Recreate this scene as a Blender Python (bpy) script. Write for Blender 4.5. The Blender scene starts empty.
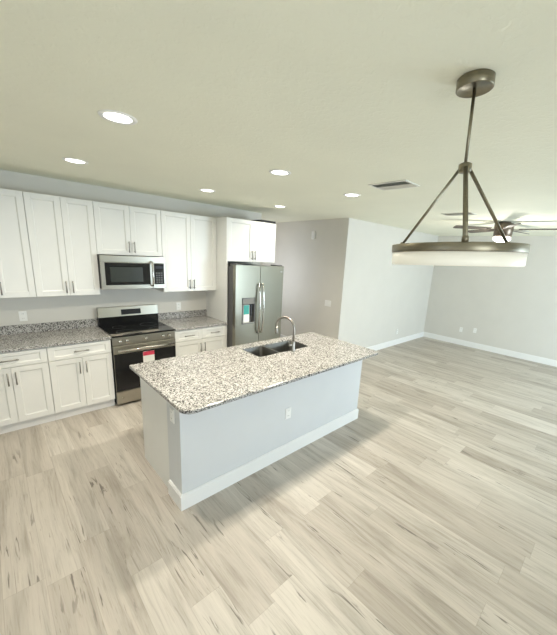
import bpy, bmesh, math, random
from mathutils import Vector, Matrix

random.seed(7)
sc = bpy.context.scene
COL = sc.collection
PI = math.pi

# ------------------------------------------------------------------ camera
CX, CY, CZ = -0.9679, -4.7461, 1.9864
YAW, PITCH, ROLL = -0.7828, -0.236, 0.0603
F, PPX, PPY = 316.32, 298.34, 330.70
fw = Vector((math.sin(-YAW) * math.cos(PITCH), math.cos(YAW) * math.cos(PITCH), math.sin(PITCH)))
rt = Vector((math.cos(YAW), math.sin(YAW), 0))
up = rt.cross(fw)
rt2 = rt * math.cos(ROLL) + up * math.sin(ROLL)
up2 = -rt * math.sin(ROLL) + up * math.cos(ROLL)
cam_d = bpy.data.cameras.new('camera')
cam = bpy.data.objects.new('camera', cam_d)
COL.objects.link(cam)
m3 = Matrix((rt2, up2, -fw)).transposed()
cam.matrix_world = Matrix.Translation((CX, CY, CZ)) @ m3.to_4x4()
cam_d.sensor_fit = 'HORIZONTAL'
cam_d.sensor_width = 36
cam_d.lens = F / 557 * 36
# sensor_fit HORIZONTAL: shifts are in units of the frame width
cam_d.shift_x = (278.5 - PPX) / 557
cam_d.shift_y = (PPY - 317.5) / 557
cam_d.clip_start = 0.02
sc.camera = cam

# ------------------------------------------------------------------ world, daylight, exposure
sc.view_settings.view_transform = 'Standard'
sc.view_settings.look = 'None'
sc.view_settings.gamma = 1
sc.view_settings.use_curve_mapping = False
sc.view_settings.exposure = 0.08
sc.cycles.use_denoising = True
sc.cycles.max_bounces = 10
sc.cycles.diffuse_bounces = 6
sc.cycles.sample_clamp_indirect = 6

wd = bpy.data.worlds.new('sky')
sc.world = wd
wd.use_nodes = True
bg = wd.node_tree.nodes['Background']
bg.inputs[0].default_value = (0.75, 0.88, 1.0, 1)
bg.inputs[1].default_value = 1.6

def area(name, loc, size_x, size_y, direction, power, color, spread=PI):
    d = bpy.data.lights.new(name, 'AREA')
    d.shape = 'RECTANGLE'
    d.size, d.size_y = size_x, size_y
    d.energy = power
    d.color = color
    d.spread = spread
    o = bpy.data.objects.new(name, d)
    COL.objects.link(o)
    o.location = loc
    o.rotation_euler = Vector(direction).to_track_quat('-Z', 'Z').to_euler()
    return o

DAY = (0.69, 0.85, 1.0)
area('daylight_patio_door', (5.0, -7.9, 1.06), 2.0, 2.0, (0, 1, 0.06), 215, DAY)
area('daylight_dining_window', (-1.5, -7.9, 1.5), 1.6, 1.2, (0, 1, 0.02), 62, (0.86, 0.93, 1.0))
area('daylight_side_window', (-3.1, -4.4, 1.45), 1.6, 1.2, (1, 0, 0), 4, (0.97, 1.0, 0.92))
CAN_POWER_FRONT, CAN_POWER_BACK = 21.0, 6.3
area('added_passage_fill', (2.70, 0.85, 1.5), 0.95, 1.1, (1, -0.25, 0), 9, (0.95, 0.95, 1.0))  # added fill lamp, out of view, brightens the hall wall beyond the refrigerator
sun_d = bpy.data.lights.new('sun', 'SUN'); sun_d.energy = 9; sun_d.color = (1, 0.95, 0.85); sun_d.angle = 0.01
sun = bpy.data.objects.new('sun', sun_d); COL.objects.link(sun)
sun.rotation_euler = Vector((0.15, -0.64, -0.76)).to_track_quat('-Z', 'Y').to_euler()
CAN_COLOR = (1.0, 0.925, 0.78)

# ------------------------------------------------------------------ material helpers
class NT:
    def __init__(s, name):
        s.m = bpy.data.materials.new(name)
        s.m.use_nodes = True
        s.t = s.m.node_tree
        s.b = s.t.nodes['Principled BSDF']
    def n(s, typ, **kw):
        nd = s.t.nodes.new(typ)
        for k, v in kw.items():
            setattr(nd, k, v)
        return nd
    def l(s, a, b):
        s.t.links.new(a, b)
    def math(s, op, a, b=None, clamp=False):
        nd = s.n('ShaderNodeMath', operation=op, use_clamp=clamp)
        for i, v in enumerate((a, b)):
            if v is None:
                continue
            if isinstance(v, (int, float)):
                nd.inputs[i].default_value = v
            else:
                s.l(v, nd.inputs[i])
        return nd.outputs[0]
    def coord(s, scale=(1, 1, 1)):
        tc = s.n('ShaderNodeTexCoord')
        mp = s.n('ShaderNodeMapping')
        mp.inputs['Scale'].default_value = scale
        s.l(tc.outputs['Object'], mp.inputs['Vector'])
        return mp.outputs[0]
    def noise(s, vec, scale, detail=2, rough=0.5, dist=0.0):
        nd = s.n('ShaderNodeTexNoise')
        nd.inputs['Scale'].default_value = scale
        nd.inputs['Detail'].default_value = detail
        nd.inputs['Roughness'].default_value = rough
        nd.inputs['Distortion'].default_value = dist
        if vec is not None:
            s.l(vec, nd.inputs['Vector'])
        return nd.outputs['Fac']
    def ramp(s, fac, stops, interp='LINEAR'):
        nd = s.n('ShaderNodeValToRGB')
        cr = nd.color_ramp
        cr.interpolation = interp
        while len(cr.elements) < len(stops):
            cr.elements.new(0.5)
        for e, (p, c) in zip(cr.elements, stops):
            e.position = p
            e.color = (*c, 1) if len(c) == 3 else c
        s.l(fac, nd.inputs[0])
        return nd.outputs[0]
    def mix(s, fac, a, b, mode='MIX'):
        nd = s.n('ShaderNodeMix', data_type='RGBA', blend_type=mode)
        for sock, v in ((nd.inputs[0], fac), (nd.inputs[6], a), (nd.inputs[7], b)):
            if isinstance(v, (int, float)):
                sock.default_value = v
            elif isinstance(v, tuple):
                sock.default_value = (*v, 1)
            else:
                s.l(v, sock)
        return nd.outputs[2]
    def bump(s, height, strength, distance=0.01):
        nd = s.n('ShaderNodeBump')
        nd.inputs['Strength'].default_value = strength
        nd.inputs['Distance'].default_value = distance
        s.l(height, nd.inputs['Height'])
        s.l(nd.outputs[0], s.b.inputs['Normal'])

def plain(name, color, rough=0.5, metal=0.0, spec=0.5, var=0.03, scale=6.0, emit=None):
    k = NT(name)
    nz = k.noise(k.coord(), scale, 3)
    d = tuple(max(0, c * (1 - var)) for c in color)
    u = tuple(min(1, c * (1 + var)) for c in color)
    k.l(k.ramp(nz, [(0.3, d), (0.7, u)]), k.b.inputs['Base Color'])
    k.b.inputs['Roughness'].default_value = rough
    k.b.inputs['Metallic'].default_value = metal
    k.b.inputs['Specular IOR Level'].default_value = spec
    if emit:
        k.b.inputs['Emission Color'].default_value = (*emit[0], 1)
        k.b.inputs['Emission Strength'].default_value = emit[1]
    return k.m

def wall_paint(name, color):
    k = NT(name)
    v = k.coord()
    nz = k.noise(v, 3, 3)
    k.l(k.ramp(nz, [(0.3, tuple(c * 0.985 for c in color)), (0.7, tuple(min(1, c * 1.015) for c in color))]), k.b.inputs['Base Color'])
    k.b.inputs['Roughness'].default_value = 0.6
    k.b.inputs['Specular IOR Level'].default_value = 0.3
    k.bump(k.noise(v, 160, 2), 0.06, 0.002)
    return k.m

def ceiling_paint():
    k = NT('ceiling_knockdown_paint')
    v = k.coord()
    k.b.inputs['Base Color'].default_value = (0.80, 0.80, 0.70, 1)
    nz = k.noise(v, 2.0, 3)
    k.l(k.ramp(nz, [(0.3, (0.86, 0.86, 0.73)), (0.7, (0.89, 0.89, 0.755))]), k.b.inputs['Base Color'])
    k.b.inputs['Roughness'].default_value = 0.75
    k.b.inputs['Specular IOR Level'].default_value = 0.2
    a = k.noise(v, 34, 3, 0.55, 0.6)
    plate = k.ramp(a, [(0.50, (0, 0, 0)), (0.60, (1, 1, 1))])
    k.bump(plate, 0.22, 0.004)
    return k.m

def granite():
    k = NT('speckled_granite')
    v = k.coord()
    vo = k.n('ShaderNodeTexVoronoi')
    vo.inputs['Scale'].default_value = 138
    vo.inputs['Randomness'].default_value = 1
    warp = k.n('ShaderNodeTexNoise')
    warp.inputs['Scale'].default_value = 55
    k.l(v, warp.inputs['Vector'])
    ad = k.n('ShaderNodeVectorMath', operation='MULTIPLY_ADD')
    k.l(warp.outputs['Color'], ad.inputs[0])
    ad.inputs[1].default_value = (0.007, 0.007, 0.007)
    k.l(v, ad.inputs[2])
    k.l(ad.outputs[0], vo.inputs['Vector'])
    sep = k.n('ShaderNodeSeparateColor')
    k.l(vo.outputs['Color'], sep.inputs[0])
    cell = k.ramp(sep.outputs[0], [(0.0, (0.018, 0.018, 0.020)), (0.20, (0.075, 0.072, 0.07)), (0.29, (0.19, 0.18, 0.17)),
                                   (0.38, (0.31, 0.295, 0.28)), (0.50, (0.43, 0.418, 0.40)), (0.76, (0.53, 0.52, 0.505))], 'CONSTANT')
    fine = k.noise(v, 210, 2)
    cell = k.mix(k.math('MULTIPLY', k.math('GREATER_THAN', fine, 0.66), 0.75), cell, (0.06, 0.058, 0.058))
    cloud = k.noise(v, 7, 3)
    cell = k.mix(k.ramp(cloud, [(0.35, (0, 0, 0)), (0.75, (0.15, 0.15, 0.15))]), cell, (0.58, 0.555, 0.52))
    k.l(cell, k.b.inputs['Base Color'])
    k.b.inputs['Roughness'].default_value = 0.16
    return k.m

def vinyl_planks():
    k = NT('grey_oak_planks')
    tc = k.n('ShaderNodeTexCoord')
    sp = k.n('ShaderNodeSeparateXYZ')
    k.l(tc.outputs['Object'], sp.inputs[0])
    x, y = sp.outputs[0], sp.outputs[1]
    W, L = 0.19, 1.22
    xr = k.math('DIVIDE', k.math('ADD', x, 0.935), W)
    row = k.math('FLOOR', xr)
    wn = k.n('ShaderNodeTexWhiteNoise', noise_dimensions='1D')
    k.l(row, wn.inputs['W'])
    yr = k.math('ADD', k.math('DIVIDE', y, L), k.math('MULTIPLY', wn.outputs['Value'], 7.3))
    col = k.math('FLOOR', yr)
    cb = k.n('ShaderNodeCombineXYZ')
    k.l(row, cb.inputs[0]); k.l(col, cb.inputs[1])
    wn2 = k.n('ShaderNodeTexWhiteNoise', noise_dimensions='2D')
    k.l(cb.outputs[0], wn2.inputs['Vector'])
    tone = wn2.outputs['Value']
    # coordinates that jump from plank to plank
    off = k.n('ShaderNodeVectorMath', operation='MULTIPLY_ADD')
    k.l(wn2.outputs['Color'], off.inputs[0])
    off.inputs[1].default_value = (31, 47, 13)
    k.l(tc.outputs['Object'], off.inputs[2])
    def st(sx, sy):
        mp = k.n('ShaderNodeMapping')
        mp.inputs['Scale'].default_value = (sx, sy, 1)
        k.l(off.outputs[0], mp.inputs['Vector'])
        return mp.outputs[0]
    base = k.ramp(tone, [(0.0, (0.395, 0.352, 0.305)), (0.35, (0.45, 0.408, 0.36)), (0.7, (0.49, 0.45, 0.40)), (1.0, (0.54, 0.50, 0.45))])
    broad = k.noise(st(9, 0.9), 1.0, 5, 0.62, 1.2)
    c = k.mix(1.0, base, k.ramp(broad, [(0.28, (0.68, 0.665, 0.64)), (0.5, (0.99, 0.99, 0.99)), (0.74, (1.16, 1.16, 1.16))]), 'MULTIPLY')
    grain = k.noise(st(85, 3.0), 1.0, 5, 0.7, 0.7)
    c = k.mix(1.0, c, k.ramp(grain, [(0.27, (0.74, 0.725, 0.70)), (0.48, (1.0, 1.0, 1.0)), (0.8, (1.07, 1.07, 1.07))]), 'MULTIPLY')
    # dark weathered cracks and rough saw patches
    crack = k.noise(st(20, 1.5), 1.0, 3, 0.55, 2.6)
    mask = k.ramp(crack, [(0.61, (0, 0, 0)), (0.665, (1, 1, 1))])
    patch = k.noise(st(4.5, 1.6), 1.0, 1)
    mk = k.math('MULTIPLY', mask, k.ramp(patch, [(0.49, (0, 0, 0)), (0.62, (1, 1, 1))]))
    c = k.mix(k.math('MULTIPLY', mk, 0.80), c, (0.11, 0.095, 0.08))
    # seams
    fx = k.math('FRACT', xr); fy = k.math('FRACT', yr)
    ex = k.math('MULTIPLY', k.math('MINIMUM', fx, k.math('SUBTRACT', 1, fx)), W)
    ey = k.math('MULTIPLY', k.math('MINIMUM', fy, k.math('SUBTRACT', 1, fy)), L)
    e = k.math('MINIMUM', ex, ey)
    seam = k.math('LESS_THAN', e, 0.0016)
    c = k.mix(k.math('MULTIPLY', seam, 0.28), c, (0.20, 0.175, 0.145))
    k.l(c, k.b.inputs['Base Color'])
    k.b.inputs['Roughness'].default_value = 0.42
    k.b.inputs['Specular IOR Level'].default_value = 0.4
    k.bump(k.math('SUBTRACT', grain, k.math('MULTIPLY', seam, 1.2)), 0.10, 0.002)
    return k.m

def brushed(name, color, rough, sx, sy, sz, amt=0.10):
    k = NT(name)
    nz = k.noise(k.coord((sx, sy, sz)), 1.0, 3)
    k.l(k.ramp(nz, [(0.3, tuple(c * (1 - amt) for c in color)), (0.7, tuple(min(1, c * (1 + amt)) for c in color))]), k.b.inputs['Base Color'])
    k.b.inputs['Metallic'].default_value = 1
    k.l(k.ramp(nz, [(0.3, (rough * 0.93,) * 3), (0.7, (rough * 1.07,) * 3)]), k.b.inputs['Roughness'])
    return k.m

def pane_glass():
    k = NT('window_glass')
    tr = k.n('ShaderNodeBsdfTransparent')
    gl = k.n('ShaderNodeBsdfGlossy')
    gl.inputs['Roughness'].default_value = 0.02
    fr = k.n('ShaderNodeFresnel')
    fr.inputs[0].default_value = 1.45
    mx = k.n('ShaderNodeMixShader')
    k.l(fr.outputs[0], mx.inputs[0]); k.l(tr.outputs[0], mx.inputs[1]); k.l(gl.outputs[0], mx.inputs[2])
    k.l(mx.outputs[0], k.t.nodes['Material Output'].inputs['Surface'])
    return k.m

M = {}
M['floor'] = vinyl_planks()
M['ceiling'] = ceiling_paint()
M['wall'] = wall_paint('grey_wall_paint', (0.65, 0.632, 0.59))
M['island'] = wall_paint('grey_paint_daylight_tint', (0.635, 0.65, 0.665))  # island wall paint with the blue cast of daylight mixed into its colour
M['trim'] = plain('white_trim_paint', (0.82, 0.82, 0.81), 0.35, var=0.01)
M['cab'] = plain('white_cabinet_lacquer', (0.76, 0.76, 0.74), 0.32, var=0.01)
M['granite'] = granite()
M['steel'] = brushed('brushed_stainless', (0.26, 0.247, 0.20), 0.30, 3, 3, 120, 0.02)
M['steel_a'] = brushed('appliance_stainless', (0.44, 0.42, 0.365), 0.30, 3, 3, 120, 0.02)
M['steel_h'] = brushed('polished_stainless', (0.62, 0.60, 0.56), 0.16, 30, 30, 30)
M['sink'] = brushed('sink_stainless', (0.17, 0.165, 0.155), 0.30, 90, 4, 4)
M['nickel'] = brushed('brushed_nickel', (0.25, 0.225, 0.165), 0.38, 20, 20, 140)
M['pull'] = brushed('satin_pull_nickel', (0.34, 0.33, 0.31), 0.32, 60, 60, 60)
M['faucet'] = brushed('satin_faucet_nickel', (0.33, 0.315, 0.29), 0.30, 60, 60, 60)
M['black'] = plain('black_gloss_glass', (0.008, 0.008, 0.009), 0.08, var=0.1)
M['blackm'] = plain('black_enamel', (0.014, 0.014, 0.015), 0.35, var=0.1)
M['mwglass'] = plain('dark_oven_window', (0.022, 0.026, 0.021), 0.25, var=0.1)
M['darkgrey'] = plain('dark_grey_cabinet_steel', (0.10, 0.10, 0.10), 0.4, var=0.05)
M['grey'] = plain('grey_plastic', (0.17, 0.165, 0.15), 0.4, var=0.03)
M['display'] = plain('dark_display', (0.02, 0.022, 0.028), 0.12, var=0.05)
M['digits'] = plain('display_digits', (0.3, 0.5, 0.6), 0.5, emit=((0.5, 0.8, 1.0), 0.6))
M['plate'] = plain('white_plastic', (0.84, 0.84, 0.82), 0.35, var=0.01)
M['slot'] = plain('dark_slot', (0.05, 0.05, 0.05), 0.6)
M['lens'] = plain('lit_led_lens', (0.9, 0.9, 0.88), 0.5, var=0.01, emit=((1.0, 0.97, 0.90), 6.0))
M['shade'] = plain('white_acrylic_shade', (0.86, 0.84, 0.76), 0.35, var=0.01, emit=((1.0, 0.95, 0.82), 0.16))
M['fanwood'] = plain('weathered_brown_fan_blade', (0.09, 0.075, 0.06), 0.5, var=0.15)
M['fanmetal'] = brushed('fan_bronze', (0.20, 0.16, 0.125), 0.35, 40, 40, 40)
M['ventw'] = plain('white_vent_enamel', (0.72, 0.72, 0.66), 0.45, var=0.02)
M['ventd'] = plain('dark_duct', (0.06, 0.06, 0.05), 0.8)
M['red'] = plain('pink_red_print', (0.62, 0.05, 0.10), 0.5, var=0.05)
M['paper'] = plain('white_paper', (0.82, 0.82, 0.80), 0.6, var=0.02)
M['teal'] = plain('teal_print', (0.03, 0.33, 0.29), 0.4, var=0.1)
M['glass'] = pane_glass()
M['lawn'] = plain('lawn_green', (0.16, 0.27, 0.06), 0.9, var=0.4, scale=3)
M['hedge'] = plain('hedge_green', (0.11, 0.20, 0.05), 0.9, var=0.5, scale=9)
M['toe'] = plain('white_toe_board', (0.74, 0.74, 0.735), 0.4, var=0.02)

# ------------------------------------------------------------------ mesh helpers (all coordinates in world metres)
def box(bm, x0, x1, y0, y1, z0, z1, bev=0.0, seg=2):
    t = bmesh.new()
    bmesh.ops.create_cube(t, size=1)
    for v in t.verts:
        v.co = Vector(((x0 + x1) / 2 + v.co.x * (x1 - x0), (y0 + y1) / 2 + v.co.y * (y1 - y0), (z0 + z1) / 2 + v.co.z * (z1 - z0)))
    if bev > 0:
        bmesh.ops.bevel(t, geom=t.edges[:], offset=bev, segments=seg, affect='EDGES', profile=0.5)
    me = bpy.data.meshes.new('tmp')
    t.to_mesh(me); t.free()
    bm.from_mesh(me)
    bpy.data.meshes.remove(me)

def tube(bm, pts, r, seg=14, caps=True, flat=1.0):
    pts = [Vector(p) for p in pts]
    n = len(pts)
    rs = r if isinstance(r, (list, tuple)) else [r] * n
    T = []
    for i in range(n):
        a, b = pts[max(i - 1, 0)], pts[min(i + 1, n - 1)]
        T.append((b - a).normalized())
    ref = Vector((0, 0, 1)) if abs(T[0].z) < 0.9 else Vector((1, 0, 0))
    u = T[0].cross(ref).normalized()
    rings = []
    for i in range(n):
        u = (u - T[i] * u.dot(T[i])).normalized()
        w = T[i].cross(u)
        rings.append([bm.verts.new(pts[i] + (u * math.cos(2 * PI * k / seg) + w * math.sin(2 * PI * k / seg) * flat) * rs[i]) for k in range(seg)])
    for a, b in zip(rings[:-1], rings[1:]):
        for k in range(seg):
            f = bm.faces.new((a[k], a[(k + 1) % seg], b[(k + 1) % seg], b[k]))
            f.smooth = True
    if caps:
        bm.faces.new(list(reversed(rings[0])))
        bm.faces.new(rings[-1])

def lathe(bm, prof, c=(0, 0, 0), seg=48, axis='Z', closed=False, smooth=True):
    """prof: list of (radius, height); radius 0 makes a pole"""
    c = Vector(c)
    def P(r, h, a):
        x, y = r * math.cos(a), r * math.sin(a)
        if axis == 'Z': return c + Vector((x, y, h))
        if axis == 'Y': return c + Vector((x, h, y))
        return c + Vector((h, x, y))
    rings = []
    for r, h in prof:
        if r < 1e-6:
            rings.append([bm.verts.new(P(0, h, 0))])
        else:
            rings.append([bm.verts.new(P(r, h, 2 * PI * k / seg)) for k in range(seg)])
    pairs = list(zip(rings[:-1], rings[1:]))
    if closed:
        pairs.append((rings[-1], rings[0]))
    for a, b in pairs:
        for k in range(seg):
            k2 = (k + 1) % seg
            if len(a) == 1 and len(b) == 1:
                continue
            if len(a) == 1: f = bm.faces.new((a[0], b[k2], b[k]))
            elif len(b) == 1: f = bm.faces.new((a[k], a[k2], b[0]))
            else: f = bm.faces.new((a[k], a[k2], b[k2], b[k]))
            f.smooth = smooth
    bmesh.ops.recalc_face_normals(bm, faces=bm.faces[:])

def outline(x0, x1, y0, y1, radii, inset=0.0, seg=8):
    """rounded rectangle, counter-clockwise from (x0,y0); radii per corner (x0y0, x1y0, x1y1, x0y1)"""
    x0 += inset; x1 -= inset; y0 += inset; y1 -= inset
    pts = []
    for (cx, cy, sx, sy, a0), r in zip(((x0, y0, 1, 1, PI), (x1, y0, -1, 1, 1.5 * PI), (x1, y1, -1, -1, 0), (x0, y1, 1, -1, 0.5 * PI)), radii):
        r = max(r - inset, 0.001)
        for i in range(seg + 1):
            a = a0 + 0.5 * PI * i / seg
            pts.append((cx + sx * r + r * math.cos(a), cy + sy * r + r * math.sin(a)))
    return pts

def slab(bm, x0, x1, y0, y1, z0, z1, radii, e=0.005, hole=None):
    loops = [[bm.verts.new((x, y, z)) for x, y in outline(x0, x1, y0, y1, radii, ins)]
             for z, ins in ((z0, e), (z0 + e, 0.0), (z1 - e, 0.0), (z1 - e * 0.3, e * 0.3), (z1, e))]
    for a, b in zip(loops[:-1], loops[1:]):
        n = len(a)
        for k in range(n):
            bm.faces.new((a[k], a[(k + 1) % n], b[(k + 1) % n], b[k]))
    if hole is None:
        bm.faces.new(list(reversed(loops[0])))
        bm.faces.new(loops[-1])
    else:
        hl = [[bm.verts.new((x, y, z)) for x, y in outline(*hole[:4], (hole[4],) * 4)] for z in (z0, z1)]
        n = len(hl[0])
        for k in range(n):
            bm.faces.new((hl[0][k], hl[1][k], hl[1][(k + 1) % n], hl[0][(k + 1) % n]))
        for lp, h in ((loops[0], hl[0]), (loops[-1], hl[1])):
            ed = []
            for c in (lp, h):
                for k in range(len(c)):
                    e_ = bm.edges.get((c[k], c[(k + 1) % len(c)])) or bm.edges.new((c[k], c[(k + 1) % len(c)]))
                    ed.append(e_)
            bmesh.ops.triangle_fill(bm, edges=ed, use_beauty=True)
    bmesh.ops.recalc_face_normals(bm, faces=bm.faces[:])

def origin_of(parent):
    p = Vector((0, 0, 0))
    while parent is not None:
        p += parent.location
        parent = parent.parent
    return p

def obj(name, bm, mat, parent=None, loc=None, label=None):
    """bm is in world coordinates; the mesh is stored about its thing's base (or loc)"""
    me = bpy.data.meshes.new(name)
    off = origin_of(parent) if parent is not None else Vector(loc or (0, 0, 0))
    for v in bm.verts:
        v.co -= off
    bm.to_mesh(me); bm.free()
    me.materials.append(mat)
    o = bpy.data.objects.new(name, me)
    COL.objects.link(o)
    if parent is not None:
        o.parent = parent
    elif loc is not None:
        o.location = loc
    if label:
        o['label'] = label
    return o

def tag(o, label, cat, group=None):
    o['label'] = label
    o['category'] = cat
    if group: o['group'] = group
    return o

def thing(name, label, cat, loc, group=None):
    o = bpy.data.objects.new(name, None)
    o.empty_display_size = 0.05
    COL.objects.link(o)
    o.location = loc
    return tag(o, label, cat, group)

def struct(name, bm, mat, parent=None):
    o = obj(name, bm, mat, parent)
    o['kind'] = 'structure'
    return o

def dup(root, loc, label, rotz=None):
    r = root.copy(); COL.objects.link(r)
    r.location = loc
    if rotz is not None: r.rotation_euler = (0, 0, rotz)
    r['label'] = label
    for ch in list(root.children):
        c = ch.copy(); COL.objects.link(c); c.parent = r
        for g in list(ch.children):
            d = g.copy(); COL.objects.link(d); d.parent = c
    return r

def B(*boxes, bev=0.0):
    bm = bmesh.new()
    for b in boxes:
        box(bm, *b[:6], bev=b[6] if len(b) > 6 else bev)
    return bm

# ------------------------------------------------------------------ the room shell
H = 2.659
XL, XF, YR, YH = -3.2, 7.454, -8.0, 1.6
LY = -1.152           # living room's back wall
DX, DX2 = 3.689, 3.95 # end wall of the kitchen, slightly out of square
WT = 0.12
struct('floor', B((XL - WT, XF + WT, YR - WT, YH + WT, -0.12, 0.0)), M['floor'])
struct('ceiling', B((XL - WT, XF + WT, YR - WT, YH + WT, H, H + 0.12)), M['ceiling'])
struct('wall_back', B((XL - WT, 2.66, 0, WT, 0, H)), M['wall'])
struct('wall_passage', B((2.54, 2.66, WT, 0.35, 0, H), (2.54, 2.66, 1.35, YH, 0, H), (2.54, 2.66, 0.35, 1.35, 0, 0.9), (2.54, 2.66, 0.35, 1.35, 2.1, H)), M['wall'])
f = struct('added_window_4', B((2.57, 2.63, 0.35, 1.35, 0.9, 0.95), (2.57, 2.63, 0.35, 1.35, 2.05, 2.1), (2.57, 2.63, 0.35, 0.40, 0.9, 2.1), (2.57, 2.63, 1.30, 1.35, 0.9, 2.1)), M['trim'])  # added unseen window, put in with its fill lamp to light the hall wall
struct('glass_pane', B((2.596, 2.604, 0.38, 1.32, 0.93, 2.07)), M['glass'], f)
struct('wall_passage_end', B((2.54, 4.3, YH, YH + WT, 0, H)), M['wall'])
def prism(bm, pts, z0, z1):
    a = [bm.verts.new((x, y, z0)) for x, y in pts]; b = [bm.verts.new((x, y, z1)) for x, y in pts]
    n = len(pts)
    for k in range(n):
        bm.faces.new((a[k], a[(k + 1) % n], b[(k + 1) % n], b[k]))
    bm.faces.new(list(reversed(a))); bm.faces.new(b)
    bmesh.ops.recalc_face_normals(bm, faces=bm.faces[:])
bm = bmesh.new(); prism(bm, [(DX, LY), (XF + WT, LY), (XF + WT, LY + WT), (DX + 0.14, LY + WT), (DX2 + 0.12, YH), (DX2, YH)], 0, H)
struct('wall_hall', bm, M['wall'])
struct('wall_far', B((XF, XF + WT, YR - WT, LY, 0, H)), M['wall'])
def wall_with_openings_y(name, y0, y1, xa, xb, holes):
    bm = bmesh.new(); cur = xa
    for (h0, h1, z0, z1) in holes:
        box(bm, cur, h0, y0, y1, 0, H)
        if z0 > 0: box(bm, h0, h1, y0, y1, 0, z0)
        box(bm, h0, h1, y0, y1, z1, H)
        cur = h1
    box(bm, cur, xb, y0, y1, 0, H)
    return struct(name, bm, M['wall'])
wall_with_openings_y('wall_rear', YR - WT, YR, XL - WT, XF + WT, [(-2.3, -0.7, 0.9, 2.1), (4.0, 6.0, 0, 2.1), (6.3, 7.3, 0.9, 2.1)])
bm = bmesh.new()
box(bm, XL - WT, XL, YR, -5.2, 0, H); box(bm, XL - WT, XL, -3.6, 0, 0, H)
box(bm, XL - WT, XL, -5.2, -3.6, 0, 0.85); box(bm, XL - WT, XL, -5.2, -3.6, 2.05, H)
struct('wall_left', bm, M['wall'])
# sliding patio door and windows behind the camera
def glazed(name, x0, x1, z0, z1, n):
    y = YR - 0.06
    f = struct(name, B((x0, x1, y - 0.04, y + 0.04, z1 - 0.06, z1), (x0, x1, y - 0.04, y + 0.04, z0, z0 + 0.06),
                       *[(x0 + (x1 - x0) * i / n - (0.06 if i == n else 0.0 if i == 0 else 0.03), x0 + (x1 - x0) * i / n + (0.06 if i == 0 else 0.0 if i == n else 0.03),
                          y - 0.04, y + 0.04, z0, z1) for i in range(n + 1)]), M['trim'])
    g = struct('glass_pane', B((x0 + 0.02, x1 - 0.02, y - 0.004, y + 0.004, z0 + 0.02, z1 - 0.02)), M['glass'], f)
glazed('door_1', 4.0, 6.0, 0.0, 2.1, 2)
glazed('window_3', 6.3, 7.3, 0.9, 2.1, 1)
glazed('window_1', -2.3, -0.7, 0.9, 2.1, 2)
f = struct('window_2', B((XL - 0.1, XL - 0.02, -5.2, -3.6, 0.85, 0.91), (XL - 0.1, XL - 0.02, -5.2, -3.6, 1.99, 2.05),
                         (XL - 0.1, XL - 0.02, -5.2, -5.14, 0.85, 2.05), (XL - 0.1, XL - 0.02, -3.66, -3.6, 0.85, 2.05),
                         (XL - 0.1, XL - 0.02, -4.43, -4.37, 0.85, 2.05)), M['trim'])
struct('glass_pane', B((XL - 0.064, XL - 0.056, -5.18, -3.62, 0.87, 2.03)), M['glass'], f)
struct('ground', B((-14, 18, -30, YR - WT, -0.2, -0.1)), M['lawn'])
bm = bmesh.new()
for i in range(26):
    c = Vector((-10 + i * 1.0 + random.uniform(-.3, .3), -17 + random.uniform(-.6, .6), 0.9 + random.uniform(-.2, .5)))
    bmesh.ops.create_icosphere(bm, subdivisions=2, radius=1.3 + random.uniform(-.2, .3), matrix=Matrix.Translation(c))
o = obj('hedge', bm, M['hedge']); o['kind'] = 'stuff'; tag(o, 'green hedge growing beyond the lawn behind the house', 'hedge')

# baseboards
BH, BT = 0.135, 0.016
def bb(name, x0, x1, y0, y1, parent=None):
    bm = bmesh.new()
    box(bm, x0, x1, y0, y1, 0, BH - 0.012)
    box(bm, x0 + (0.004 if x1 - x0 < 0.1 else 0), x1 - (0.004 if x1 - x0 < 0.1 else 0),
        y0 + (0.004 if y1 - y0 < 0.1 else 0), y1 - (0.004 if y1 - y0 < 0.1 else 0), BH - 0.012, BH)
    return struct(name, bm, M['trim'], parent)
bb('baseboard_living', DX - 0.01, XF, LY - BT, LY)
bb('baseboard_far', XF - BT, XF, YR, LY - BT)
bb('baseboard_left', XL, XL + BT, YR, -0.02)
bb('baseboard_back', XL + BT, -1.25, -BT, 0)
bb('baseboard_rear', XL + BT, 4.0, YR, YR + BT)
bm = bmesh.new(); prism(bm, [(DX - BT, LY - BT), (DX, LY - BT), (DX + 0.001, LY), (DX2, YH), (DX2 - BT, YH)], 0, BH)
struct('baseboard_hall', bm, M['trim'])

# ------------------------------------------------------------------ cabinets
def shaker(x0, x1, z0, z1, yf, th=0.020, rail=0.056, face=-1):
    """five-piece door: four rails round a recessed panel with a small inner bead; faces -y when face=-1"""
    bm = bmesh.new()
    yb = yf - face * th
    ya, yb2 = min(yf, yb), max(yf, yb)
    rz = rail if z1 - z0 > 0.25 else 0.036
    box(bm, x0, x0 + rail, ya, yb2, z0, z1, 0.0018)
    box(bm, x1 - rail, x1, ya, yb2, z0, z1, 0.0018)
    box(bm, x0 + rail, x1 - rail, ya, yb2, z0, z0 + rz, 0.0018)
    box(bm, x0 + rail, x1 - rail, ya, yb2, z1 - rz, z1, 0.0018)
    pf = yf - face * 0.011
    box(bm, x0 + rail - 0.003, x1 - rail + 0.003, min(pf, yb), max(pf, yb), z0 + rz - 0.003, z1 - rz + 0.003)
    # sloped bead round the panel
    i0, i1, k0, k1 = x0 + rail, x1 - rail, z0 + rz, z1 - rz
    b = 0.009
    o = [bm.verts.new((x, yf - face * 0.005, z)) for x, z in ((i0, k0), (i1, k0), (i1, k1), (i0, k1))]
    n = [bm.verts.new((x, pf + face * 0.0004, z)) for x, z in ((i0 + b, k0 + b), (i1 - b, k0 + b), (i1 - b, k1 - b), (i0 + b, k1 - b))]
    for q in range(4):
        bm.faces.new((o[q], o[(q + 1) % 4], n[(q + 1) % 4], n[q]))
    return bm

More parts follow.
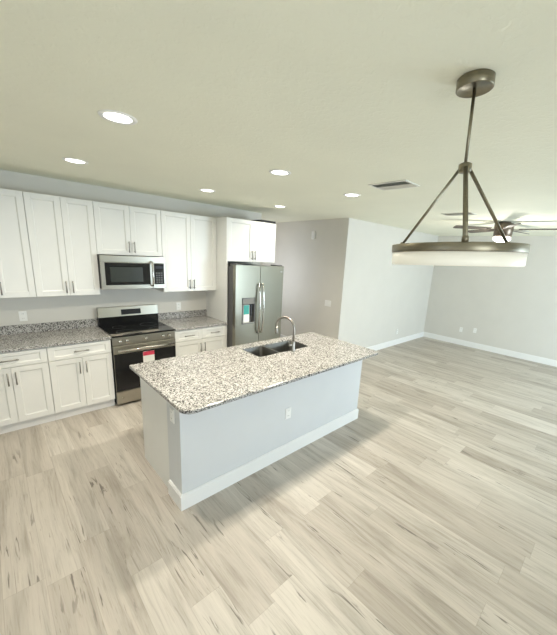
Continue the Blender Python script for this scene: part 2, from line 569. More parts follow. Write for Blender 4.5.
def pull(x, z, yf, length, vertical, parent, face=-1):
    bm = bmesh.new()
    y = yf + face * 0.030
    h = length / 2
    d = (0, 0, 1) if vertical else (1, 0, 0)
    P = lambda s, yy: (x + d[0] * s, yy, z + d[2] * s)
    tube(bm, [P(-h, y), P(h, y)], 0.0062, 10)
    for s in (-h + 0.018, h - 0.018):
        tube(bm, [P(s, yf), P(s, y)], 0.0048, 8)
    return obj('handle', bm, M['pull'], parent, label='brushed nickel bar pull')

UB, UT, UD, DTH = 1.372, 2.443, -0.31, 0.020
def upper(name, x0, x1, z0, z1, depth, label, pull_z=None, parent_panel=None):
    t = thing(name, label, 'cabinet', ((x0 + x1) / 2, 0, z0), 'white wall cabinets')
    obj('body', B((x0 + 0.001, x1 - 0.001, depth, -0.001, z0, z1)), M['cab'], t)
    xm = (x0 + x1) / 2; g = 0.0022
    yf = depth - DTH
    for a, b, s in ((x0 + g, xm - g * 0.7, 1), (xm + g * 0.7, x1 - g, -1)):
        d = obj('door', shaker(a, b, z0 + 0.002, z1 - 0.002, yf), M['cab'], t)
        px = (b if s > 0 else a) - s * 0.030
        pull(px, z0 + 0.103, yf, 0.135, True, d)
    return t
upper('wall_cabinet', -1.215, -0.6075, UB, UT, UD, 'tall white shaker wall cabinet cut off by the frame, above the outlet and granite')
upper('wall_cabinet', -0.6075, 0.0, UB, UT, UD, 'tall white two-door wall cabinet touching the microwave, on the side away from the refrigerator')
upper('wall_cabinet', 0.0, 0.762, 1.850, UT, UD, 'short white two-door wall cabinet directly above the microwave')
upper('wall_cabinet', 0.762, 1.573, UB, UT, UD, 'tall white shaker wall cabinet between the microwave and the refrigerator panel')
upper('wall_cabinet', 1.593, 2.490, 1.830, UT, -0.60, 'deep short white wall cabinet above the refrigerator')
o = obj('cabinet_panel', B((1.573, 1.592, -0.62, -0.001, 0, UT), bev=0.001), M['cab'], loc=(1.58, -0.3, 0))
tag(o, 'full-height white end panel standing beside the refrigerator', 'cabinet panel')
o = obj('dark_board', B((2.19, 2.485, -0.610, -0.25, UT + 0.0005, UT + 0.036), bev=0.003), M['blackm'], loc=(2.3, -0.35, UT))
tag(o, 'thin black board lying on top of the cabinet over the refrigerator', 'board')

BF = -0.61
def base(x0, x1, label, drawers):
    t = thing('base_cabinet', label, 'cabinet', ((x0 + x1) / 2, 0, 0), 'white base cabinets')
    obj('body', B((x0 + 0.001, x1 - 0.001, BF, -0.001, 0.105, 0.882)), M['cab'], t)
    obj('toe_board', B((x0 + 0.001, x1 - 0.001, BF + 0.035, BF + 0.055, 0.0, 0.105)), M['toe'], t)
    xm = (x0 + x1) / 2; g = 0.003; yf = BF - DTH
    zd = 0.715
    cols = [(x0 + g, xm - g / 2), (xm + g / 2, x1 - g)] if drawers == 2 else [(x0 + g, x1 - g)]
    for a, b in cols:
        d = obj('drawer', shaker(a, b, zd + 0.003, 0.868, yf), M['cab'], t)
        pull((a + b) / 2, (zd + 0.87) / 2, yf, 0.145, False, d)
    for a, b, s in ((x0 + g, xm - g / 2, 1), (xm + g / 2, x1 - g, -1)):
        d = obj('door', shaker(a, b, 0.112, zd - 0.003, yf), M['cab'], t)
        px = (b if s > 0 else a) - s * 0.030
        pull(px, zd - 0.115, yf, 0.135, True, d)
    return t
base(-1.215, -0.6075, 'white base cabinet cut off by the frame, one drawer over two doors, under the outlet', 1)
base(-0.6075, -0.003, 'white base cabinet with one drawer over two doors, directly beside the stove', 1)
base(0.767, 1.573, 'white base cabinet with two drawers between the stove and the refrigerator panel', 2)

def counter(x0, x1, label, name='countertop'):
    t = thing(name, label, 'countertop', ((x0 + x1) / 2, -0.3, 0.882), 'granite wall counters')
    bm = bmesh.new(); slab(bm, x0, x1, -0.650, -0.001, 0.8825, 0.914, (0.006,) * 4, 0.004)
    obj('slab', bm, M['granite'], t)
    obj('backsplash', B((x0, x1, -0.021, -0.001, 0.9142, 1.016), bev=0.002), M['granite'], t)
    return t
counter(-1.215, 0.002, 'speckled granite countertop with backsplash on the longer run beside the stove')
counter(0.764, 1.572, 'short speckled granite countertop with backsplash between the stove and the refrigerator')

# ------------------------------------------------------------------ range
t = thing('stove', 'stainless steel and black freestanding electric range between the base cabinets', 'stove', (0.383, -0.33, 0))
X0, X1 = 0.006, 0.760
obj('body', B((X0, X1, -0.625, -0.02, 0.03, 0.895)), M['blackm'], t)
for fx in (X0 + 0.05, X1 - 0.05):
    for fy in (-0.57, -0.08):
        bm = bmesh.new(); lathe(bm, [(0, 0), (0.018, 0), (0.014, 0.03), (0, 0.03)], (fx, fy, 0), 12); obj('foot', bm, M['blackm'], t)
bm = bmesh.new(); slab(bm, X0 - 0.001, X1 + 0.001, -0.665, -0.02, 0.8955, 0.918, (0.012,) * 4, 0.004)
ct = obj('cooktop', bm, M['black'], t, label='black glass cooktop')
for bx, by, br in ((0.20, -0.50, 0.105), (0.57, -0.50, 0.085), (0.20, -0.22, 0.075), (0.57, -0.22, 0.105)):
    bm = bmesh.new(); lathe(bm, [(br - 0.002, 0.9182), (br, 0.9182), (br, 0.9186), (br - 0.002, 0.9186)], (bx, by, 0), 40, closed=True)
    obj('burner_ring', bm, M['darkgrey'], ct)
# back guard: black below, stainless with display above
bm = bmesh.new(); prism(bm, [(X0, -0.085), (X1, -0.085), (X1, -0.012), (X0, -0.012)], 0.918, 1.04)
obj('backguard', bm, M['black'], t, label='black glass lower half of the back guard')
bm = bmesh.new()
v = []
for x in (X0, X1):
    v.append([bm.verts.new((x, y, z)) for y, z in ((-0.092, 1.035), (-0.072, 1.158), (-0.012, 1.158), (-0.012, 1.035))])
for q in range(4):
    bm.faces.new((v[0][q], v[0][(q + 1) % 4], v[1][(q + 1) % 4], v[1][q]))
bm.faces.new(v[0][::-1]); bm.faces.new(v[1])
bmesh.ops.recalc_face_normals(bm, faces=bm.faces[:])
bmesh.ops.bevel(bm, geom=bm.edges[:], offset=0.003, segments=2, affect='EDGES')
gp = obj('control_panel', bm, M['steel_a'], t, label='stainless steel control panel')
def on_guard(xa, xb, za, zb, d, mat, name, parent):
    bm = bmesh.new()
    yy = lambda z: -0.092 + (z - 1.035) * 0.02 / 0.123
    a = [bm.verts.new((x, yy(z) - d, z)) for x, z in ((xa, za), (xb, za), (xb, zb), (xa, zb))]
    b = [bm.verts.new((x, yy(z) + 0.002, z)) for x, z in ((xa, za), (xb, za), (xb, zb), (xa, zb))]
    bm.faces.new(a)
    for q in range(4): bm.faces.new((a[q], b[q], b[(q + 1) % 4], a[(q + 1) % 4]))
    bmesh.ops.recalc_face_normals(bm, faces=bm.faces[:])
    return obj(name, bm, mat, parent)
on_guard(0.275, 0.525, 1.055, 1.125, 0.002, M['display'], 'display', gp)
# front: knob panel, oven door, handle, drawer
kp = obj('knob_panel', B((X0, X1, -0.655, -0.62, 0.795, 0.893), bev=0.004), M['steel_a'], t, label='stainless steel knob panel')
for kx in (0.085, 0.165, 0.383, 0.60, 0.68):
    bm = bmesh.new(); lathe(bm, [(0, -0.030), (0.017, -0.030), (0.020, -0.026), (0.022, 0.0), (0, 0.0)], (kx, -0.655, 0.845), 20, 'Y')
    box(bm, kx - 0.004, kx + 0.004, -0.692, -0.683, 0.825, 0.865, 0.001)
    obj('knob', bm, M['steel_h'], kp)
od = obj('oven_door', B((X0, X1, -0.668, -0.628, 0.690, 0.788, 0.004), (X0, X0 + 0.02, -0.664, -0.628, 0.205, 0.692, 0.002), (X1 - 0.02, X1, -0.664, -0.628, 0.205, 0.692, 0.002),
                       (X0, X1, -0.660, -0.628, 0.205, 0.692, 0.002)), M['steel_a'], t, label='oven door with stainless top rail')
obj('door_glass', B((X0 + 0.004, X1 - 0.004, -0.6665, -0.640, 0.207, 0.6885), bev=0.002), M['black'], od, label='black glass oven window')
bm = bmesh.new()
tube(bm, [(X0 + 0.035, -0.715, 0.738), (X1 - 0.035, -0.715, 0.738)], 0.0165, 14)
for hx in (X0 + 0.06, X1 - 0.06):
    box(bm, hx - 0.012, hx + 0.012, -0.712, -0.664, 0.726, 0.750, 0.003)
obj('handle', bm, M['steel_h'], od, label='bright stainless bar handle')
st = obj('sticker', B((0.335, 0.475, -0.6695, -0.6655, 0.53, 0.672), bev=0.001), M['paper'], od, label='white sticker with pink-red top')
obj('red_band', B((0.336, 0.474, -0.6712, -0.668, 0.618, 0.671)), M['red'], st, label='pink-red printed band')
dr = obj('drawer', B((X0, X1, -0.662, -0.628, 0.035, 0.198), bev=0.004), M['steel_a'], t, label='stainless steel bottom drawer')
bm = bmesh.new(); lathe(bm, [(0, -0.002), (0.010, -0.002), (0.010, 0.0), (0, 0.0)], (0.075, -0.662, 0.115), 20, 'Y')
obj('badge', bm, M['steel_h'], dr)

# ------------------------------------------------------------------ microwave
t = thing('microwave', 'stainless steel over-the-range microwave with a dark window, hung under the short cabinet', 'microwave', (0.381, -0.2, 1.44))
ZB, ZT = 1.440, 1.846
YF = -0.420
obj('body', B((0.004, 0.758, -0.385, -0.002, ZB + 0.004, ZT)), M['blackm'], t)
obj('vent_strip', B((0.004, 0.758, YF, -0.384, ZT - 0.078, ZT - 0.001), bev=0.003), M['steel_a'], t, label='stainless top vent strip')
fd = obj('door', B((0.004, 0.592, YF, -0.386, ZB, ZT - 0.08), bev=0.003), M['steel_a'], t, label='stainless framed door')
obj('window', B((0.045, 0.560, YF - 0.003, YF + 0.004, ZB + 0.052, ZT - 0.085), bev=0.001), M['black'], fd, label='black glass window surround')
obj('window_screen', B((0.100, 0.470, YF - 0.0045, YF + 0.002, ZB + 0.088, ZT - 0.135), bev=0.001), M['mwglass'], fd, label='dark grey mesh window')
bm = bmesh.new()
hx = 0.578
tube(bm, [(hx, YF - 0.001, ZT - 0.062), (hx, YF - 0.035, ZT - 0.066), (hx, YF - 0.050, ZT - 0.10), (hx, YF - 0.053, (ZB + ZT) / 2 - 0.03), (hx, YF - 0.050, ZB + 0.07), (hx, YF - 0.035, ZB + 0.038), (hx, YF - 0.001, ZB + 0.034)], 0.0115, 12)
obj('handle', bm, M['steel_h'], fd, label='bowed polished steel handle')
kp = obj('control_panel', B((0.594, 0.758, YF, -0.386, ZB, ZT - 0.08), bev=0.003), M['steel_a'], t)
kb = obj('keypad', B((0.612, 0.740, YF - 0.002, YF + 0.003, ZB + 0.052, ZT - 0.085), bev=0.001), M['black'], kp, label='black glass keypad')
obj('display', B((0.628, 0.724, YF - 0.003, YF, ZT - 0.150, ZT - 0.115)), M['display'], kp)
for r in range(5):
    for c in range(3):
        obj('key', B((0.632 + c * 0.031, 0.654 + c * 0.031, YF - 0.0032, YF - 0.001, ZB + 0.070 + r * 0.030, ZB + 0.088 + r * 0.030)), M['darkgrey'], kp)

# ------------------------------------------------------------------ refrigerator
t = thing('refrigerator', 'stainless steel side-by-side refrigerator with ice dispenser in the cabinet recess', 'refrigerator', (2.065, -0.42, 0))
RX0, RX1, RS = 1.607, 2.522, 2.047
obj('body', B((RX0, RX1, -0.735, -0.03, 0.04, 1.765), bev=0.004), M['darkgrey'], t, label='dark grey steel case')
obj('base_grille', B((RX0 + 0.01, RX1 - 0.01, -0.72, -0.60, 0.0, 0.06)), M['blackm'], t)
DY0, DY1 = -0.816, -0.742
nx0, nx1, nz0, nz1 = 1.722, 1.962, 0.905, 1.305
ld = obj('freezer_door', B((RX0, nx0, DY0, DY1, 0.065, 1.786), (nx1, RS - 0.003, DY0, DY1, 0.065, 1.786),
                         (nx0, nx1, DY0, DY1, 0.065, nz0), (nx0, nx1, DY0, DY1, nz1, 1.786)), M['steel'], t, label='narrower stainless door with the dispenser')
rd = obj('fridge_door', B((RS + 0.003, RX1, DY0, DY1, 0.065, 1.786), bev=0.006), M['steel'], t, label='wider plain stainless door')
ds = obj('dispenser', B((nx0, nx0 + 0.012, DY0 - 0.002, DY1, nz0, nz1), (nx1 - 0.012, nx1, DY0 - 0.002, DY1, nz0, nz1), (nx0, nx1, DY0 - 0.002, DY1, nz1 - 0.10, nz1),
                        (nx0, nx1, DY0 - 0.012, DY1, nz0, nz0 + 0.016), (nx0, nx1, DY1 - 0.006, DY1, nz0, nz1)), M['darkgrey'], ld, label='dark grey dispenser recess')
obj('dispenser_panel', B((nx0 + 0.012, nx1 - 0.012, DY0 - 0.004, DY0 + 0.01, nz1 - 0.095, nz1 - 0.012), bev=0.001), M['grey'], ld, label='grey control panel')
obj('dispenser_tray', B((nx0 + 0.004, nx1 - 0.004, DY0 - 0.016, DY1 - 0.01, nz0 + 0.012, nz0 + 0.022), bev=0.002), M['steel_h'], ld, label='bright metal drip tray')
obj('dispenser_paddle', B((1.90, 1.935, DY0 + 0.03, DY1 - 0.004, 1.02, 1.19), bev=0.003), M['blackm'], ld)
for s, door in ((-1, ld), (1, rd)):
    x = RS + s * 0.036
    bm = bmesh.new()
    pts = []
    for i in range(13):
        u = i / 12
        pts.append((x + s * 0.0, DY0 - 0.028 - 0.034 * math.sin(PI * u) ** 0.7, 0.735 + u * 0.78))
    pts = [(x, DY0 + 0.002, 0.742)] + pts + [(x, DY0 + 0.002, 1.508)]
    tube(bm, pts, [0.011] * 2 + [0.0135] * 11 + [0.011] * 2, 12)
    obj('handle', bm, M['steel_h'], door, label='long bowed bar handle')
obj('badge', B((2.452, 2.492, DY0 - 0.0015, DY0 + 0.001, 1.688, 1.704), bev=0.0005), M['steel_h'], rd)
for hx in (RX0 + 0.02, RX1 - 0.12):
    obj('hinge_cover', B((hx, hx + 0.1, -0.80, -0.62, 1.767, 1.80), bev=0.004), M['darkgrey'], t)
t = thing('filter_packet', 'teal and white paper packet standing in the refrigerator dispenser', 'packet', (1.80, -0.79, nz0 + 0.0225))
pk = obj('packet', B((1.760, 1.872, -0.800, -0.772, nz0 + 0.0225, 1.195), bev=0.004), M['paper'], t)
obj('teal_label', B((1.764, 1.862, -0.8018, -0.799, 1.05, 1.19)), M['teal'], t, label='teal printed front')

# ------------------------------------------------------------------ island
IX0, IX1 = -0.0913, 2.196
IY0, IYM, IY1 = -2.703, -2.472, -1.868
t = thing('kitchen_island', 'pale grey kitchen island base with white baseboard under the speckled granite', 'island', ((IX0 + IX1) / 2, -2.3, 0))
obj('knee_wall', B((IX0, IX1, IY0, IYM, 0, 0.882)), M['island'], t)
bm = bmesh.new()
e = 0.006
box(bm, IX0 + e, IX0 + 0.022, IYM, IY1 + 0.0, 0.0, 0.882)
obj('side_panel', bm, M['cab'], t, label='white cabinet end panel')
bm = bmesh.new(); box(bm, IX1 - 0.022, IX1 - e, IYM, IY1, 0.0, 0.882)
obj('side_panel', bm, M['cab'], t, label='white cabinet end panel')
obj('cabinet_body', B((IX0 + 0.022, 0.94, IYM, IY1 + 0.0, 0.105, 0.88), (1.80, IX1 - 0.022, IYM, IY1 + 0.0, 0.105, 0.88), (0.94, 1.80, IYM, IY1, 0.105, 0.66), (0.94, 1.80, IYM, IYM + 0.02, 0.66, 0.88), (0.94, 1.80, IY1 - 0.02, IY1, 0.66, 0.88)), M['cab'], t)
obj('toe_board', B((IX0 + 0.022, IX1 - 0.022, IY1 - 0.075, IY1 - 0.06, 0.0, 0.105)), M['toe'], t)
nd = 5
for i in range(nd):
    a = IX0 + 0.024 + (IX1 - IX0 - 0.048) * i / nd; b = IX0 + 0.024 + (IX1 - IX0 - 0.048) * (i + 1) / nd
    d = obj('door', shaker(a + 0.002, b - 0.002, 0.112, 0.868, IY1 + DTH, face=1), M['cab'], t)
    pull(b - 0.03, 0.76, IY1 + DTH, 0.135, True, d, face=1)
bm = bmesh.new()
for (z0, z1, c) in ((0, BH - 0.014, 0.0), (BH - 0.014, BH - 0.004, 0.004), (BH - 0.004, BH, 0.009)):
    box(bm, IX0 - BT + c, IX1 + BT - c, IY0 - BT + c, IY0 + 0.0, z0, z1)
    box(bm, IX0 - BT + c, IX0, IY0, IYM - c, z0, z1)
    box(bm, IX1, IX1 + BT - c, IY0, IYM - c, z0, z1)
obj('baseboard', bm, M['trim'], t, label='white baseboard round the island wall')
t = thing('island_countertop', 'large speckled granite island top with a sink cut-out and rounded corners', 'countertop', (1.08, -2.3, 0.882))
bm = bmesh.new(); slab(bm, -0.133, 2.306, -2.876, -1.736, 0.8825, 0.914, (0.085, 0.085, 0.02, 0.02), 0.006, hole=(0.985, 1.745, -2.228, -1.888, 0.035))
obj('slab', bm, M['granite'], t)

# sink: two stainless bowls under the cut-out
t = thing('sink', 'stainless steel double-bowl undermount sink set into the island granite', 'sink', (1.365, -2.06, 0.70))
def bowl(x0, x1, y0, y1, zb, zt):
    bm = bmesh.new()
    N = [[bm.verts.new((x, y, z)) for x, y in outline(x0, x1, y0, y1, (0.045,) * 4, ins, 6)] for z, ins in
         ((zt, 0.0), (zt - 0.002, 0.0015), (zb + 0.03, 0.006), (zb + 0.008, 0.014), (zb, 0.035))]
    for a, b in zip(N[:-1], N[1:]):
        n = len(a)
        for k in range(n):
            f = bm.faces.new((a[k], b[k], b[(k + 1) % n], a[(k + 1) % n])); f.smooth = True
    bm.faces.new(N[-1])
    bmesh.ops.recalc_face_normals(bm, faces=bm.faces[:])
    bmesh.ops.solidify(bm, geom=bm.faces[:], thickness=-0.0015)
    return bm
ZS = 0.909
b1 = obj('bowl', bowl(0.9865, 1.272, -2.2265, -1.8895, 0.700, ZS), M['sink'], t)
b2 = obj('bowl', bowl(1.292, 1.7435, -2.2265, -1.8895, 0.680, ZS), M['sink'], t)
obj('divider', B((1.2725, 1.2915, -2.215, -1.90, 0.74, 0.9085), bev=0.002), M['sink'], t)
for c, par, z in (((1.125, -2.06), b1, 0.7015), ((1.52, -2.06), b2, 0.6815)):
    bm = bmesh.new(); lathe(bm, [(0, 0.0), (0.03, 0.0), (0.042, 0.004), (0.045, 0.001), (0.045, 0.0005)], (c[0], c[1], z), 24); obj('drain', bm, M['steel_h'], par)

t = thing('faucet', 'tall brushed gooseneck pull-down faucet on the island behind the sink', 'faucet', (1.435, -2.262, 0.914))
fx, fy = 1.435, -2.262
bm = bmesh.new(); lathe(bm, [(0, 0.9142), (0.028, 0.9142), (0.028, 0.920), (0.024, 0.928), (0.021, 0.94), (0.021, 1.02), (0.017, 1.03), (0, 1.03)], (fx, fy, 0), 24)
obj('base', bm, M['faucet'], t)
bm = bmesh.new()
pts = [(fx, fy, 1.02), (fx, fy, 1.10), (fx, fy, 1.17)]
R = 0.122
dx, dy = -0.25, 0.968
for i in range(1, 19):
    a = PI * i / 18 * 1.06
    s = R - R * math.cos(a)
    pts.append((fx + dx * s, fy + dy * s, 1.17 + R * 0.95 * math.sin(a)))
tube(bm, pts, 0.0135, 14)
nk = obj('spout', bm, M['faucet'], t)
p0, p1 = Vector(pts[-2]), Vector(pts[-1]); dd = (p1 - p0).normalized()
bm = bmesh.new(); tube(bm, [p1 - dd * 0.01, p1 + dd * 0.02, p1 + dd * 0.065, p1 + dd * 0.072], [0.015, 0.0165, 0.019, 0.016], 14)
obj('spray_head', bm, M['faucet'], t)
bm = bmesh.new(); tube(bm, [(fx, fy, 0.985), (fx - 0.045, fy + 0.018, 0.985), (fx - 0.052, fy + 0.021, 0.987)], 0.012, 12)
tube(bm, [(fx - 0.048, fy + 0.019, 0.985), (fx - 0.058, fy + 0.024, 1.055)], [0.0075, 0.006], 10)
obj('lever', bm, M['faucet'], t)

# ------------------------------------------------------------------ wall plates
def make_outlet(label):
    t = thing('wall_outlet', label, 'outlet', (0, 0, 0), 'white wall outlets')
    bm = bmesh.new(); box(bm, -0.036, 0.036, -0.007, 0, -0.058, 0.058, 0.003); obj('cover_plate', bm, M['plate'], t)
    for z in (-0.026, 0.026):
        bm = bmesh.new(); box(bm, -0.017, 0.017, -0.009, -0.005, z - 0.016, z + 0.016, 0.003)
        s = obj('socket', bm, M['plate'], t)
        for x in (-0.006, 0.006):
            bm = bmesh.new(); box(bm, x - 0.0012, x + 0.0012, -0.0095, -0.0086, z - 0.002, z + 0.007); obj('slot', bm, M['slot'], s)
    return t
o0 = make_outlet('white outlet on the wall over the longer granite counter under the tall cabinets')
o0.location = (-0.725, -0.0005, 1.112)
dup(o0, (1.107, -0.0005, 1.102), 'white outlet on the wall between the microwave and the refrigerator panel')
dup(o0, (0.99, IY0 - 0.0005, 0.470), 'white outlet low on the long grey face of the island')
dup(o0, (IX0 - 0.0005, -2.578, 0.757), 'white outlet on the narrow island end below the granite corner', -PI / 2)
dup(o0, (5.954, LY - 0.0005, 0.325), 'white outlet low on the bright living room wall behind the island')
dup(o0, (XF - 0.0005, -2.089, 0.390), 'white outlet on the far wall, nearer the room corner of the pair', -PI / 2)
dup(o0, (XF - 0.0005, -2.407, 0.432), 'white outlet on the far wall, farther from the room corner of the pair', -PI / 2)
th = math.atan2(DX2 - DX, YH - LY)
def hall_point(y, z):
    return (DX + (y - LY) * (DX2 - DX) / (YH - LY) - 0.0005, y, z)
hall_rot = -PI / 2 - th
t = thing('light_switch', 'white triple light switch plate on the shaded grey wall beyond the refrigerator', 'light switch', hall_point(-0.80, 1.10))
t.rotation_euler = (0, 0, hall_rot)
def lobj(name, bm, mat, par):
    me = bpy.data.meshes.new(name); bm.to_mesh(me); bm.free(); me.materials.append(mat)
    o = bpy.data.objects.new(name, me); COL.objects.link(o); o.parent = par; return o
lobj('cover_plate', B((-0.083, 0.083, -0.007, 0, -0.058, 0.058), bev=0.003), M['plate'], t)
for x in (-0.046, 0, 0.046):
    lobj('rocker', B((x - 0.016, x + 0.016, -0.011, -0.005, -0.033, 0.033), bev=0.002), M['plate'], t)
t = thing('door_chime', 'small white chime box high on the shaded grey wall near the ceiling', 'chime', hall_point(-0.27, 2.37))
t.rotation_euler = (0, 0, hall_rot)
lobj('cover', B((-0.045, 0.045, -0.04, 0, -0.075, 0.075), bev=0.006), M['plate'], t)
lobj('grille', B(*[(-0.03, 0.03, -0.042, -0.038, -0.05 + i * 0.012, -0.044 + i * 0.012) for i in range(5)]), M['toe'], t)

# ------------------------------------------------------------------ ceiling lights
def make_can(loc, label, power):
    t = thing('recessed_light', label, 'ceiling light', loc, 'recessed ceiling lights')
    x, y, z = loc
    bm = bmesh.new(); lathe(bm, [(0.070, -0.004), (0.090, -0.006), (0.096, -0.001), (0.096, 0.0), (0.070, 0.0)], loc, 40, closed=True)
    obj('trim_ring', bm, M['plate'], t)
    bm = bmesh.new(); lathe(bm, [(0, -0.003), (0.071, -0.003), (0.071, -0.0005), (0, -0.0005)], loc, 40)
    obj('lens', bm, M['lens'], t, label='glowing round lens')
    return t
def can_lamp(loc, power):
    d = bpy.data.lights.new('recessed_light_lamp', 'AREA'); d.shape = 'DISK'; d.size = 0.10; d.energy = power; d.color = CAN_COLOR; d.spread = math.radians(150)
    o = bpy.data.objects.new('recessed_light_lamp', d); COL.objects.link(o); o.location = (loc[0], loc[1], loc[2] - 0.008)
cans = [((-0.345, -2.62, H), 'recessed ceiling light nearest the camera, alone over the open floor', CAN_POWER_FRONT),
        ((0.94, -2.49, H), 'recessed ceiling light above the middle of the island', CAN_POWER_FRONT),
        ((2.03, -2.44, H), 'recessed ceiling light beside the ceiling vent near the kitchen', CAN_POWER_FRONT),
        ((-0.298, -1.221, H), 'recessed ceiling light in front of the tall cabinets away from the refrigerator', CAN_POWER_BACK),
        ((1.024, -1.080, H), 'recessed ceiling light in front of the cabinet between microwave and refrigerator', CAN_POWER_BACK),
        ((2.259, -0.960, H), 'recessed ceiling light in front of the refrigerator cabinet', CAN_POWER_BACK)]
first = None
for loc, lab, pw in cans:
    if first is None: first = make_can(loc, lab, pw)
    else: dup(first, loc, lab)
    can_lamp(loc, pw)

# ceiling vents
def make_vent(loc, lx, ly, label):
    t = thing('ceiling_vent', label, 'vent', loc, 'ceiling air vents')
    x, y, z = loc
    hx, hy, w = lx / 2, ly / 2, 0.022
    obj('frame', B((x - hx, x + hx, y - hy, y - hy + w, z - 0.008, z), (x - hx, x + hx, y + hy - w, y + hy, z - 0.008, z),
                   (x - hx, x - hx + w, y - hy + w, y + hy - w, z - 0.008, z), (x + hx - w, x + hx, y - hy + w, y + hy - w, z - 0.008, z), bev=0.002), M['ventw'], t)
    obj('duct_opening', B((x - hx + w, x + hx - w, y - hy + w, y + hy - w, z - 0.002, z - 0.0005)), M['ventd'], t, label='dark duct behind the louvres')
    bm = bmesh.new()
    n = int((lx - 2 * w) / 0.026)
    for i in range(n):
        xc = x - hx + w + (i + 0.5) * (lx - 2 * w) / n
        sgn = 1 if i < n / 2 else -1
        a = [bm.verts.new((xc + dx, yy, zz)) for dx, zz in ((-0.006 * sgn, z - 0.011), (0.003 * sgn, z - 0.004)) for yy in (y - hy + w, y + hy - w)]
        b = [bm.verts.new(v.co + Vector((0.0015, 0, 0.001))) for v in a]
        bm.faces.new((a[0], a[1], a[3], a[2])); bm.faces.new((b[0], b[2], b[3], b[1]))
        bm.faces.new((a[0], b[0], b[1], a[1])); bm.faces.new((a[2], a[3], b[3], b[2]))
    obj('louvres', bm, M['ventw'], t)
    return t
make_vent((1.824, -3.07, H), 0.27, 0.38, 'white louvred ceiling vent near the recessed lights')
make_vent((3.80, -2.94, H), 0.22, 0.40, 'white louvred ceiling vent seen behind the pendant rods')
make_vent((6.32, -3.12, H), 0.30, 0.30, 'small louvred ceiling vent by the far wall next to the fan')

# ------------------------------------------------------------------ ceiling fan
FX, FY = 4.86, -3.25
t = thing('ceiling_fan', 'brown ceiling fan with a lit lamp hanging behind the pendant', 'fan', (FX, FY, H))
bm = bmesh.new(); lathe(bm, [(0, 2.659), (0.085, 2.659), (0.085, 2.63), (0.03, 2.60), (0.03, 2.56), (0, 2.56)], (FX, FY, 0), 32)
obj('mount', bm, M['fanmetal'], t)
bm = bmesh.new(); lathe(bm, [(0, 2.635), (0.12, 2.635), (0.135, 2.62), (0.125, 2.45), (0.10, 2.435), (0, 2.435)], (FX, FY, 0), 40)
obj('motor_housing', bm, M['fanmetal'], t)
bm = bmesh.new(); lathe(bm, [(0, 2.435), (0.10, 2.435), (0.12, 2.425), (0.115, 2.39), (0.07, 2.36), (0, 2.352)], (FX, FY, 0), 32)
obj('light_bowl', bm, M['lens'], t, label='glowing white glass bowl')
for i in range(5):
    a = math.radians(60 + 72 * i)
    R3 = Matrix.Translation((FX, FY, 2.55)) @ Matrix.Rotation(a, 4, 'Z') @ Matrix.Rotation(math.radians(11), 4, 'X')
    bm = bmesh.new()
    for z0, z1 in ((-0.004, 0.004),):
        pts = [(0.20, -0.05), (0.30, -0.062), (0.71, -0.068), (0.745, -0.055), (0.75, 0.0), (0.745, 0.055), (0.71, 0.068), (0.30, 0.062), (0.20, 0.05)]
        prism(bm, pts, z0, z1)
    bm.transform(R3)
    b = obj('blade', bm, M['fanwood'], t)
    bm = bmesh.new(); box(bm, 0.11, 0.25, -0.02, 0.02, -0.012, -0.004, 0.002); bm.transform(R3)
    obj('blade_bracket', bm, M['fanmetal'], b)
d = bpy.data.lights.new('fan_lamp', 'POINT'); d.shadow_soft_size = 0.08; d.energy = 26; d.color = (1, 0.95, 0.85)
o = bpy.data.objects.new('fan_lamp', d); COL.objects.link(o); o.location = (FX, FY, 2.25)

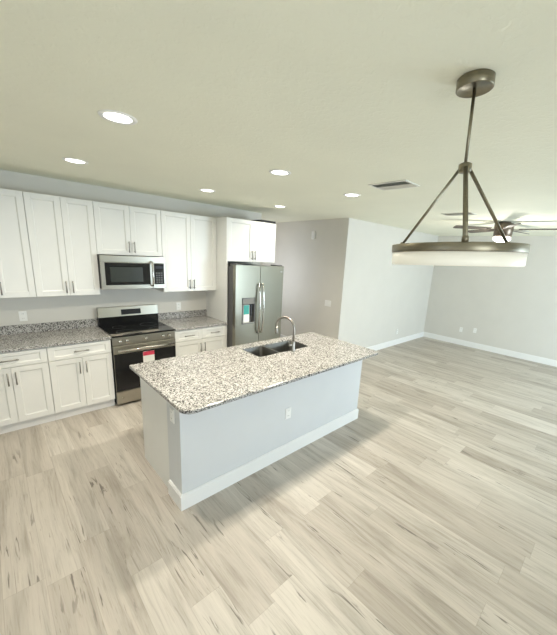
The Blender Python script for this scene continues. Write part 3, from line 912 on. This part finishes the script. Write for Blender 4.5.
# ------------------------------------------------------------------ pendant
PX, PY = 0.422, -4.200
t = thing('pendant_light', 'brushed nickel ring pendant with a white drum shade hanging on three rods', 'pendant light', (PX, PY, H + 0.001))
pendant = t
bm = bmesh.new(); lathe(bm, [(0, H - 0.0005), (0.062, H - 0.0005), (0.064, H - 0.003), (0.064, H - 0.036), (0.062, H - 0.038), (0.059, H - 0.038), (0.057, H - 0.034), (0, H - 0.034)], (PX, PY, 0), 56)
obj('canopy', bm, M['nickel'], t)
HZ = 2.352
bm = bmesh.new(); tube(bm, [(PX, PY, H - 0.030), (PX, PY, HZ + 0.01)], 0.0060, 16)
obj('stem', bm, M['nickel'], t)
bm = bmesh.new(); lathe(bm, [(0, HZ + 0.022), (0.012, HZ + 0.020), (0.024, HZ + 0.014), (0.024, HZ - 0.012), (0.020, HZ - 0.016), (0, HZ - 0.016)], (PX, PY, 0), 32)
obj('hub', bm, M['nickel'], t)
RR, ZT_, ZM, ZB_ = 0.250, 2.060, 2.029, 1.979
for i in range(3):
    a = math.radians(206.6 + 120 * i)
    c, s = math.cos(a), math.sin(a)
    bm = bmesh.new()
    tube(bm, [(PX + 0.018 * c, PY + 0.018 * s, HZ + 0.002), (PX + (RR - 0.005) * c, PY + (RR - 0.005) * s, ZT_ + 0.012)], 0.0088, 12, flat=0.55)
    r_ = obj('rod', bm, M['nickel'], t)
    bm = bmesh.new(); lathe(bm, [(0, ZT_ + 0.020), (0.009, ZT_ + 0.020), (0.011, ZT_ + 0.014), (0.011, ZT_), (0, ZT_)], (PX + (RR - 0.005) * c, PY + (RR - 0.005) * s, 0), 16)
    obj('rod_clamp', bm, M['nickel'], r_)
bm = bmesh.new(); lathe(bm, [(RR, ZM), (RR + 0.001, ZM + 0.002), (RR + 0.001, ZT_ - 0.002), (RR, ZT_), (RR - 0.022, ZT_), (RR - 0.022, ZM)], (PX, PY, 0), 96, closed=True)
obj('ring_band', bm, M['nickel'], t, label='brushed nickel ring')
bm = bmesh.new(); lathe(bm, [(RR - 0.003, ZM - 0.0002), (RR - 0.003, ZB_ + 0.004), (RR - 0.006, ZB_), (RR - 0.018, ZB_), (RR - 0.021, ZB_ + 0.004), (RR - 0.021, ZM - 0.0002)], (PX, PY, 0), 96, closed=True)
obj('shade', bm, M['shade'], t, label='white acrylic ring shade')

# the fixture hangs very slightly out of true, about its canopy
ax = Vector((PX - CX, PY - CY, 0)).normalized()
pendant.rotation_euler = Matrix.Rotation(-0.045, 3, ax).to_euler()
